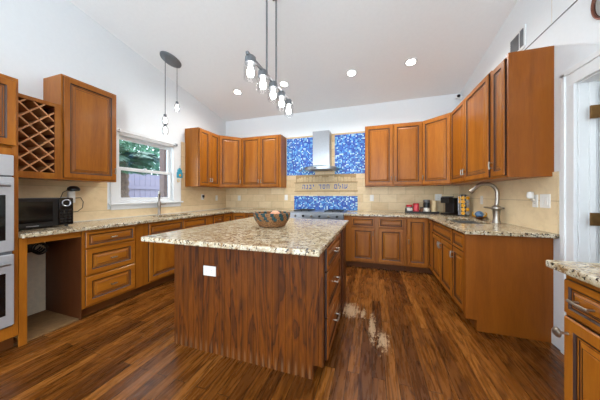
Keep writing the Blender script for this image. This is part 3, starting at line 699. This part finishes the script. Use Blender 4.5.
# carved frieze: a row of little relief houses, domes and steps
m = MB(); rng = random.Random(3); x = -.6
while x < .58:
    wd = rng.uniform(.03, .075); arch = math.sqrt(max(0, 1 - (x / .66) ** 2)); h = (.05 + .075 * arch) * rng.uniform(.7, 1.0)
    dd = rng.uniform(.012, .026); m.box(x, x + wd, -dd, 0, .207, .207 + h)
    if rng.random() < .5: m.lathe([(wd * .45, 0), (wd * .4, wd * .2), (wd * .22, wd * .38), (0, wd * .45)], (x + wd / 2, -.004, .207 + h), 10, sy=.25)
    if rng.random() < .7: m.box(x + wd * .3, x + wd * .6, -dd - .004, -dd, .207 + h * .3, .207 + h * .6)
    x += wd + rng.uniform(.0, .012)
m.build('frieze', 'stone', ins, .002)
hd = thing('range_hood', 'stainless chimney range hood with curved glass canopy above the range', 'range hood', (-.945, YB, 1.672))
MB().box(-.165, .165, -.262, -T - .006, .1, .80).build('chimney', 'steel', hd, .003)
m = MB(); P = [(x * .30, -.42 + .08 * abs(x) ** 2.5) for x in [i / 8 - 1 for i in range(17)]] + [(.30, -.03), (-.30, -.03)]
m.prism(P, .045, .1); m.build('canopy_body', 'steel', hd, .004)
m = MB(); m.box(-.1, -.05, -.425, -.4185, .062, .082); m.build('control_strip', 'black', hd)
m = MB(); rows = []
for i in range(25):
    t = i / 12 - 1; xx = t * .45; zz = .112 - .085 * t * t; yy = -.48 + .17 * abs(t) ** 2.2
    rows.append([m.bm.verts.new(p) for p in ((xx, yy, zz), (xx, -T - .006, zz), (xx, -T - .006, zz - .006), (xx, yy, zz - .006))])
for A, B in zip(rows, rows[1:]):
    for k in range(4): m.face([A[k], A[(k + 1) % 4], B[(k + 1) % 4], B[k]])
m.face(rows[0]); m.face(rows[-1]); m.build('glass_canopy', 'canopyglass', hd, 0, True)
MB().box(-.2, .2, -.36, -.08, .04, .045).build('filter', 'gunmetal', hd)
rg = thing('range', 'stainless steel gas range with black grates against the rear wall', 'range', (-.956, FB, 0))
RW = .49
MB().box(-RW, RW, -.0, .57, .09, .915).build('body', 'steel', rg, .004)
MB().box(-RW + .02, RW - .02, .06, .55, 0, .0895).build('toe_kick', 'black', rg)
MB().box(-RW, RW, -.055, .0, .80, .915).box(-RW, RW, -.055, .57, .9155, .93).build('cooktop', 'steel', rg, .005)
d = MB().box(-RW + .01, RW - .01, -.04, -.0005, .2, .79).build('oven_door', 'steel', rg, .004)
MB().box(-.3, .3, -.043, -.04, .32, .64).build('oven_window', 'blackgloss', d)
m = MB(); m.tube([(-.42, -.04, .73), (-.42, -.08, .73)], .01); m.tube([(.42, -.04, .73), (.42, -.08, .73)], .01); m.tube([(-.45, -.085, .73), (.45, -.085, .73)], .014); m.build('handle', 'steel', d, 0, True)
for i in range(6):
    MB().lathe([(0, 0), (.014, .002), (.02, .012), (.022, .035)], (-.38 + i * .152, -.095, .858), 16, 'y').build('knob', 'black' if i % 2 else 'nickel', rg, 0, True)
for gx in (-.29, .29):
    m = MB()
    for k in range(5): m.box(gx - .15, gx + .15, .03 + k * .118, .044 + k * .118, .938, .948)
    for k in range(3): m.box(gx - .145 + k * .138, gx - .131 + k * .138, .03, .516, .9302, .945)
    m.build('grate', 'cast', rg)
for gx in (-.29, .29):
    for gy in (.15, .4): MB().lathe([(0, .016), (.03, .016), (.035, .01), (.045, .0)], (gx, gy, .9302), 16).build('burner', 'cast', rg, 0, True)

# ------------------------------------------------------------------ things on the counters
mw = thing('microwave', 'black countertop microwave beside the oven cabinet', 'microwave', (-2.965, 1.008, .916), PI / 2)
MB().box(0, .455, .0, .3, .012, .285).build('body', 'black', mw, .006)
dd = MB().box(.004, .335, -.022, -.0005, .014, .283).build('door', 'black', mw, .005)
MB().box(.03, .295, -.0235, -.022, .06, .25).build('window', 'blackgloss', dd)
MB().box(.12, .2, -.0242, -.022, .024, .032).build('badge', 'silver', dd)
cp = MB().box(.339, .451, -.022, -.0005, .014, .283).build('control_panel', 'blackgloss', mw, .004)
m = MB(); m.lathe([(.026, -.004), (.032, -.008), (.036, -.006), (.036, 0)], (.395, -.022, .235), 24, 'y'); m.build('dial_ring', 'silver', cp, 0, True)
m = MB()
for i in range(3):
    for j in range(5): m.box(.349 + i * .031, .373 + i * .031, -.0235, -.022, .04 + j * .028, .06 + j * .028)
m.build('keypad', 'black', cp)
for x, y in ((.04, .03), (.42, .03), (.04, .27), (.42, .27)): MB().lathe([(.015, -.001), (.015, .012), (0, .012)], (x, y, 0), 10).build('foot', 'black', mw)
sp = thing('smart_speaker', 'small black round smart speaker on a white plug mount above the microwave', 'speaker', (XL + T, 1.60, 1.2))
MB().lathe([(0, .04), (.028, .036), (.05, .018), (.056, -.002), (.05, -.018), (.03, -.0225), (0, -.0225)], (.072, 0, .095), 24).build('puck', 'black', sp, 0, True)
MB().box(.0075, .05, -.028, .03, -.06, .072).build('mount', 'plastic', sp, .006)
MB().tube([(.045, .03, -.005), (.05, .075, .0), (.05, .1, -.05), (.045, .095, -.12), (.045, .05, -.16), (.045, -.02, -.165)], .004, 8).build('cable', 'black', sp, 0, True)
MB().tube([(.07, -.05, .085), (.06, -.085, .06), (.05, -.1, .0), (.05, -.09, -.05)], .0035, 8).build('cable', 'black', sp, 0, True)
cb = thing('cable_bundle', 'dark bundle of cable hanging on the back of the open bay', 'cable', (XL + .06, 1.3, .72))
m = MB()
for k in range(5):
    m.tube([(.012 * k % .03, .05 * math.cos(a) + .01 * k, .055 * math.sin(a) - .01 * k) for a in [i * 2 * PI / 16 for i in range(16)]], .007, 8)
m.build('coil', 'black', cb, 0, True); MB().box(-.035, .03, -.1, -.02, -.06, .14).build('junction_box', 'black', cb, .005)
bk = thing('basket', 'round coiled straw basket with dark teal swirls on the island', 'basket', (-.975, 2.07, .915))
m = MB(); NC = 9; NS = 72
for k in range(NC):
    t = k / (NC - 1); R = .126 + .054 * math.sin(t * PI / 2) ** 1.1; z = .0108 + t * .118; r = .0095
    rows = []
    for i in range(NS):
        a = 2 * PI * i / NS; rows.append([m.bm.verts.new(((R + r * math.cos(b_)) * math.cos(a), (R + r * math.cos(b_)) * math.sin(a), z + r * math.sin(b_))) for b_ in [j * PI / 4 for j in range(8)]])
    for i in range(NS):
        ph = (i / NS * 14 + t * .9) % 1.0; mi = 1 if (t > .38 and ph < .45) else 0
        A, B = rows[i], rows[(i + 1) % NS]
        for j in range(8): m.face([A[j], B[j], B[(j + 1) % 8], A[(j + 1) % 8]], mi)
m.lathe([(0, .003), (.128, .003), (.128, .012), (0, .014)], (0, 0, 0), 36)
m.build('bowl', ['straw', 'strawteal'], bk, 0, True)
def fruit(label, x, y, z, s):
    o = MB().lathe([(.046 * math.sin(a), -.043 * math.cos(a)) for a in [i * PI / 14 for i in range(15)]], (0, 0, 0), 20).build('peach', 'egg', None, 0, True)
    for v in o.data.vertices: v.co *= s
    o.location = (x, y, z); tag(o, label, 'fruit')
fruit('pale peach-coloured round fruit showing above the basket rim', -.94, 2.07, .915 + .102, 1.25)
# coffee corner
ty = thing('tray', 'black rectangular tray holding jars on the rear counter', 'tray', (.80, 4.30, .9155))
MB().box(-.24, .26, -.075, .075, 0, .008).build('base', 'black', ty, .002)
MB().box(-.24, .26, -.075, -.069, .008, .035).box(-.24, .26, .069, .075, .008, .05).box(-.24, -.234, -.069, .069, .008, .085).box(.254, .26, -.069, .069, .008, .035).build('rim', 'black', ty, .002)
def jar(name, label, cat, x, y, r, h, body, lid, lidh, band=None, group=None, parts=()):
    o = thing(name, label, cat, (x, y, .924))
    MB().lathe([(0, 0), (r * .95, 0), (r, .006), (r, h - .01), (r * .9, h)] + ([(0, h)] if True else []), (0, 0, 0), 20).build('body', body, o, 0, True)
    if band: MB().lathe([(r * 1.01, h * band[1]), (r * 1.025, h * band[1]), (r * 1.025, h * band[2]), (r * 1.01, h * band[2])], (0, 0, 0), 20).build('paper_label', band[0], o, 0, True)
    if lid: MB().lathe([(r * .93, h), (r * 1.02, h + .001), (r * 1.02, h + lidh - .004), (r * .9, h + lidh), (0, h + lidh)], (0, 0, 0), 20).build('lid', lid, o, 0, True)
    return o
jar('jar', 'squat jar with a red lid at the left end of the black tray', 'jar', .615, 4.29, .05, .105, 'grey', 'red', .03, ('labelpaper', .35, .8))
jar('jar', 'tall pinkish jar with a red lid, second on the black tray', 'jar', .725, 4.30, .048, .135, 'pink', 'red', .03)
jar('small_bottle', 'small dark bottle between the pink jar and the grey-topped jar', 'bottle', .80, 4.25, .022, .08, 'saucer', 'black', .02)
jar('jar', 'tall dark jar with grey top and white label on the black tray', 'jar', .885, 4.29, .05, .18, 'black', 'grey', .045, ('labelpaper', .1, .5))
jar('cup_stack', 'cream paper cup stack at the right end of the black tray', 'cups', 1.0, 4.30, .045, .21, 'cream', None, 0)
cf = thing('coffee_maker', 'black single-serve coffee maker in the right rear corner', 'coffee maker', (1.20, 4.18, .9155), -.95)
MB().box(-.075, .075, -.02, .11, 0, .27).build('body', 'black', cf, .01)
MB().box(-.075, .075, -.12, -.021, 0, .03).build('drip_tray', 'black', cf, .005)
MB().box(-.075, .075, -.12, -.021, .185, .28).build('brew_head', 'black', cf, .012)
MB().box(-.05, .05, -.13, .02, .281, .295).build('lid_handle', 'grey', cf, .005)
rk = thing('pod_rack', 'black revolving coffee pod rack beside the coffee maker', 'rack', (1.315, 3.98, .9155))
MB().lathe([(0, 0), (.075, 0), (.075, .012), (0, .014)], (0, 0, 0), 28).build('base', 'black', rk, 0, True)
MB().lathe([(0, .305), (.062, .305), (.062, .315), (.01, .33), (0, .33)], (0, 0, 0), 28).build('cap', 'black', rk, 0, True)
MB().tube([(0, 0, .013), (0, 0, .306)], .03, 16).build('core', 'black', rk, 0, True)
ca = math.atan2(-3.96, -1.325)
cols = [(ca - 1.05, 'YYSSS'), (ca - .25, 'YYYYY'), (ca + .55, 'YSSYS')]
lbls = {('Y', 0): 'yellow-lidded coffee pod in the left column of the pod rack', ('S', 0): 'silver-lidded coffee pod in the left column of the pod rack', ('Y', 1): 'yellow-lidded coffee pod in the all-yellow middle column of the pod rack',
        ('Y', 2): 'yellow-lidded coffee pod in the right column of the pod rack', ('S', 2): 'silver-lidded coffee pod in the right column of the pod rack'}
for ci, (an, pat) in enumerate(cols):
    ux, uy = math.cos(an), math.sin(an); m = MB()
    for s_ in (-1, 1): m.tube([(ux * .055 - uy * .027 * s_, uy * .055 + ux * .027 * s_, .013), (ux * .055 - uy * .027 * s_, uy * .055 + ux * .027 * s_, .306)], .003, 8)
    m.build('wire_column', 'steel', rk, 0, True)
    for k, ch in enumerate(pat):
        z = .272 - k * .057; o = thing('coffee_pod', lbls[(ch, ci)], 'coffee pod', (1.325 + ux * .062, 3.96 + uy * .062, .9155 + z), an, 'pods in rack column %s with %s lids' % (('left', 'middle', 'right')[ci], 'yellow' if ch == 'Y' else 'silver'))
        MB().lathe([(0, -.027), (.017, -.027), (.0225, .008)], (0, 0, 0), 14, 'x').build('cup', 'plastic', o, 0, True)
        MB().lathe([(.0225, .008), (.026, .008), (.026, .011), (0, .012)], (0, 0, 0), 14, 'x').build('lid', 'yellow' if ch == 'Y' else 'silver', o, 0, True)
or_ = thing('ornament', 'round blue ornament with yellow handles on a brown saucer behind the right sink', 'ornament', (1.335, 3.50, .9155), -.3)
or_.scale = (.9, .9, .9)
MB().lathe([(0, 0), (.04, 0), (.045, .01), (.095, .03), (.09, .034), (.04, .016), (0, .015)], (0, 0, 0), 24).build('saucer', 'saucer', or_, 0, True)
MB().lathe([(.052 * math.sin(a), .016 + .05 - .05 * math.cos(a)) for a in [i * PI / 12 for i in range(13)]], (0, 0, 0), 20).build('globe', 'blueball', or_, 0, True)
for s_ in (-1, 1): MB().tube([(s_ * .045, 0, .03), (s_ * .075, 0, .05), (s_ * .082, 0, .085), (s_ * .06, 0, .1)], .011, 8, .006).build('handle', 'yellow', or_, 0, True)
# teal hand ornament beside the window
hm = thing('wall_ornament', 'teal hand-shaped wall ornament hanging beside the window', 'ornament', (XL + .021, 3.115, 1.60), PI / 2)
hm.scale = (1.25, 1, 1.25)
MB().prism([(-.035, -.012), (.035, -.012), (.05, -.012), (.05, -.001), (-.05, -.001), (-.05, -.012)], -.05, .03).build('palm', 'teal', hm, .004)
for i, (x, h) in enumerate(((-.03, .04), (-.01, .06), (.01, .06), (.03, .04))): MB().box(x - .009, x + .009, -.012, -.001, .03, .03 + h).build('finger', 'teal', hm, .004)
MB().lathe([(0, 0), (.018, .0), (.018, .004), (0, .005)], (0, -.0165, -.012), 16, 'y').build('eye_disc', 'yellow', hm)
MB().tube([(0, -.006, .088), (.004, -.006, .13)], .002, 6).build('hanging_string', 'cord', hm)
mo = thing('wall_charm', 'small tan charm hanging below the teal hand ornament', 'ornament', (XL + .021, 3.085, 1.49), PI / 2)
MB().lathe([(0, 0), (.03, .001), (.034, .006), (.03, .011), (0, .013)], (0, -.0135, 0), 18, 'y').build('disc', 'cream', mo, 0, True)
MB().lathe([(.012, -.001), (.016, -.004), (.012, -.006)], (0, -.0125, 0), 16, 'y').build('ring', 'teal', mo)
# right wall: vent, mirror, camera
vt = thing('wall_vent', 'white louvred air vent high on the right wall above the cabinets', 'vent', (XR, 2.875, 2.78), -PI / 2)
MB().box(-.13, .13, -.012, 0, -.095, .125).build('frame', 'white', vt, .003)
MB().box(-.105, .035, -.0125, -.012, -.07, .1).box(.055, .11, -.0125, -.012, -.07, .1).build('backing', 'gunmetal', vt)
for i in range(9): MB().box(-.105, .035, -.017, -.0126, -.065 + i * .0185, -.057 + i * .0185).build('slat', 'grey', vt)
for i in range(4): MB().box(.06 + i * .013, .066 + i * .013, -.017, -.0126, -.07, .1).build('slat', 'grey', vt)
mi_ = thing('wall_mirror', 'round copper-rimmed mirror on the right wall above the doorway, at the picture edge', 'mirror', (XR, 1.905, 2.49), -PI / 2)
MB().lathe([(0, .006), (.128, .006)], (0, -.018, 0), 40, 'y').build('glass', 'mirror', mi_, 0, True)
m = MB(); m.tube([(.135 * math.cos(a), -.0155, .135 * math.sin(a)) for a in [i * 2 * PI / 40 for i in range(41)]], .008, 10); m.build('rim', 'copper', mi_, 0, True)
sc_ = thing('security_camera', 'small white camera with black lens high in the right rear corner', 'camera', (XR - .0, 4.38, 2.87))
MB().box(-.03, -.001, -.02, .02, -.05, .03).build('mount', 'white', sc_, .004)
MB().box(-.085, -.0305, -.032, .032, -.012, .045).build('housing', 'white', sc_, .008)
MB().lathe([(0, -.012), (.022, -.01), (.026, .0)], (-.058, -.0325, .018), 18, 'y').build('lens', 'blackgloss', sc_, 0, True)

# ------------------------------------------------------------------ lights
def can(label, x, y):
    z = CZ(y); o = thing('recessed_light', label, 'ceiling light', (x, y, z - .001)); o.rotation_euler = (-math.atan(.169), 0, 0)
    MB().lathe([(.058, -.004), (.085, -.006), (.09, -.002), (.09, 0), (.058, 0)], (0, 0, 0), 32).build('trim_ring', 'white', o, 0, True)
    MB().lathe([(0, -.003), (.058, -.003)], (0, 0, 0), 32).build('lamp_disc', 'can', o)
    ld = bpy.data.lights.new('can_lamp', 'AREA'); ld.shape = 'DISK'; ld.size = .11; ld.energy = CAN_POWER; ld.color = (1, .97, .94); ld.spread = math.radians(150)
    lo = bpy.data.objects.new('can_lamp', ld); COL.objects.link(lo); lo.parent = o; lo.location = (0, 0, -.012)
can('round recessed ceiling light above the left rear corner cabinets', -2.365, 3.535)
can('round recessed ceiling light behind the hanging jar fixture', -1.439, 3.531)
can('round recessed ceiling light in front of the right mosaic panel', -.309, 3.537)
can('round recessed ceiling light nearest the right wall cabinets', .526, 3.515)
for x in (-2.4, -.95, .5): can('added unseen fill light in the ceiling behind the viewer, %s' % {-2.4: 'left', -.95: 'middle', .5: 'right'}[x], x, -.6)  # unseen cans added to raise the room's brightness
jarprof = [(.03, .0), (.05, -.004), (.056, -.02), (.056, -.14), (.053, -.145)]
def bulb(parent, p, r=.024, h=.09):
    MB().lathe([(0, 0), (r * .5, -.002), (r * .55, -h * .25), (r, -h * .6), (r * .8, -h * .88), (0, -h)], p, 16).build('bulb', 'bulb', parent, 0, True)
pf = thing('pendant_bar_light', 'long bar pendant with five lit glass jar shades above the island', 'pendant light', (-.97, 2.09, 2.39))
MB().box(-.012, .012, -.51, .49, -.012, .012).build('bar', 'gunmetal', pf, .003)
for y in (-.15, .07): MB().tube([(0, y, .0125), (0, y, CZ(2.09 + y) - 2.39 - .02)], .009, 10).build('rod', 'gunmetal', pf, 0, True)
cz = CZ(2.05) - 2.39
m = MB(); m.box(-.06, .06, -.32, .125, -.025, .0)
o = m.build('ceiling_plate', 'gunmetal', pf, .006); o.location = (0, 0, cz); o.rotation_euler = (-math.atan(.169), 0, 0)
for i in range(5):
    y = -.45 + i * .223; s_ = MB().lathe(jarprof, (0, y, -.05), 24).build('jar_shade', 'jar', pf, 0, True)
    MB().lathe([(0, .055), (.03, .055), (.045, .04), (.048, .0), (.05, -.012), (0, -.012)], (0, y, -.058 + .008), 20).build('cap', 'gunmetal', pf, 0, True)
    bulb(s_, (0, y, -.065), .032, .11)
pc = thing('pendant_cluster_light', 'three small lit bulbs on cords from an oval grey plate near the window', 'pendant light', (-2.909, 2.60, CZ(2.60)))
o = MB().lathe([(0, -.03), (.1, -.03), (.112, -.02), (.115, .0), (0, 0)], (0, 0, 0), 32, sy=1.45).build('ceiling_plate', 'gunmetal', pc, 0, True); o.rotation_euler = (-math.atan(.169), 0, 0)
for (dx, dy, zl, r_) in ((.0, -.10, 2.33, 1), (.02, -.115, 2.18, 1), (.0, .11, 2.60, 1.15)):
    z1 = zl - CZ(2.6) + .0
    cd = MB().tube([(dx, dy, -.02 - dy * .169), (dx, dy, z1 + .1)], .004, 8).build('cord', 'cord', pc, 0, True)
    MB().lathe([(.005, .1), (.02, .09), (.024, .05), (.0, .05)], (dx, dy, z1), 16).build('socket', 'gunmetal', cd, 0, True)
    sh = MB().lathe([(.02, .052), (.034, .045), (.042, .0), (.036, -.05), (.03, -.06)], (dx, dy, z1), 20).build('glass_shade', 'clear', pc, 0, True)
    bulb(sh, (dx, dy, z1 + .045), .022 * r_, .085)
hl = bpy.data.lights.new('hall_fill', 'POINT'); hl.energy = 7; hl.shadow_soft_size = .1; ho = bpy.data.objects.new('hall_fill', hl); COL.objects.link(ho); ho.location = (2.4, 1.8, 2.4)  # added fill light that brightens the hall, no fixture modelled

# ------------------------------------------------------------------ outside the window
struct(MB().box(-14, XL - .12, -2, 16, -.4, -.3).build('ground', 'soil'))
fn = thing('garden_fence', 'pale lavender board fence seen through the window', 'fence', (-6.2, 5, -.3))
for i in range(40):
    y = -2.0 + i * .152
    MB().box(0, .02, y, y + .146, 0, 2.12 + .01 * (i % 3)).build('board', 'fence', fn)
MB().box(.0205, .06, -2, 4.1, .3, .39).box(.0205, .06, -2, 4.1, 1.7, 1.79).build('rail', 'fence', fn)
pp = thing('porch_post', 'dark brown post with beam right outside the window', 'post', (-4.0, 3.42, -.3))
MB().box(-.06, .06, -.06, .06, 0, 2.62).build('post', 'post', pp, .004)
MB().box(-.07, .07, -2.6, 1.4, 2.62, 2.8).build('beam', 'post', pp, .004)
pm = thing('palm_tree', 'palm with rough trunk and feathery fronds outside the window', 'tree', (-5.12, 3.36, -.3))
m = MB(); prof = []
for i in range(30): prof += [(.13 - .0012 * i + (.022 if i % 2 else 0), i * .078)]
prof += [(0, 2.34)]; m.lathe(prof, (0, 0, 0), 14); m.build('trunk', 'trunk', pm)
rng = random.Random(11)
for k in range(18):
    az = k * 2 * PI / 18 + rng.uniform(-.15, .15); el = rng.uniform(.1, 1.1); L = rng.uniform(.8, 1.02); m = MB(); pts = []
    for i in range(13):
        t = i / 12; rr = L * t * math.cos(el * (1 - .35 * t)); zz = 2.25 + L * (math.sin(el) * t - .6 * t * t); pts.append(Vector((rr * math.cos(az), rr * math.sin(az), zz)))
    m.tube([tuple(p) for p in pts], .014, 6, .004)
    side = Vector((-math.sin(az), math.cos(az), 0))
    for i in range(2, 46):
        t = i / 46 * 12; a_ = int(t); p = pts[a_].lerp(pts[min(a_ + 1, 12)], t - a_); fw = (pts[min(a_ + 1, 12)] - pts[a_]).normalized()
        ln = .34 * math.sin(PI * min(1, .12 + i / 46 * .9)) + .05
        for s_ in (-1, 1):
            d_ = (side * s_ + fw * .7 + Vector((0, 0, -.35 + rng.uniform(-.15, .15)))).normalized(); q_ = p + d_ * ln; wv = fw * .016
            m.face([m.bm.verts.new(p - wv), m.bm.verts.new(p + d_ * ln * .5 - wv * 1.2), m.bm.verts.new(q_), m.bm.verts.new(p + d_ * ln * .5 + wv * 1.2)])
    m.build('frond', 'frond', pm, normals=False)
def leafy(label, x, y, zc, rx, ry, rz, n, seed):
    o = thing('leafy_tree', label, 'tree', (x, y, -.3)); rng = random.Random(seed); m = MB()
    MB().tube([(0, 0, 0), (.05, .03, zc * .6), (0, 0, zc + .3)], .1, 10, .04).build('trunk', 'trunk', o)
    for i in range(n):
        v = Vector((rng.gauss(0, 1), rng.gauss(0, 1), rng.gauss(0, 1))).normalized() * (rng.random() ** .35); p = Vector((v.x * rx, v.y * ry, zc + .3 + v.z * rz))
        a = Vector((rng.gauss(0, 1), rng.gauss(0, 1), rng.gauss(0, 1))).normalized(); b_ = a.orthogonal().normalized(); s_ = rng.uniform(.05, .11)
        m.face([m.bm.verts.new(p - a * s_), m.bm.verts.new(p + b_ * s_ * .4), m.bm.verts.new(p + a * s_), m.bm.verts.new(p - b_ * s_ * .4)])
    m.build('crown', 'leaf', o, normals=False)
leafy('bushy green tree behind the fence on the left of the window view', -7.6, 3.6, 2.4, 1.0, .98, 1.5, 4200, 5)
leafy('bushy green tree behind the fence in the middle of the window view', -7.8, 5.62, 2.6, 1.0, .98, 1.6, 4200, 6)
leafy('bushy green tree behind the fence on the right of the window view', -7.6, 7.64, 2.5, 1.0, .98, 1.6, 4200, 8)
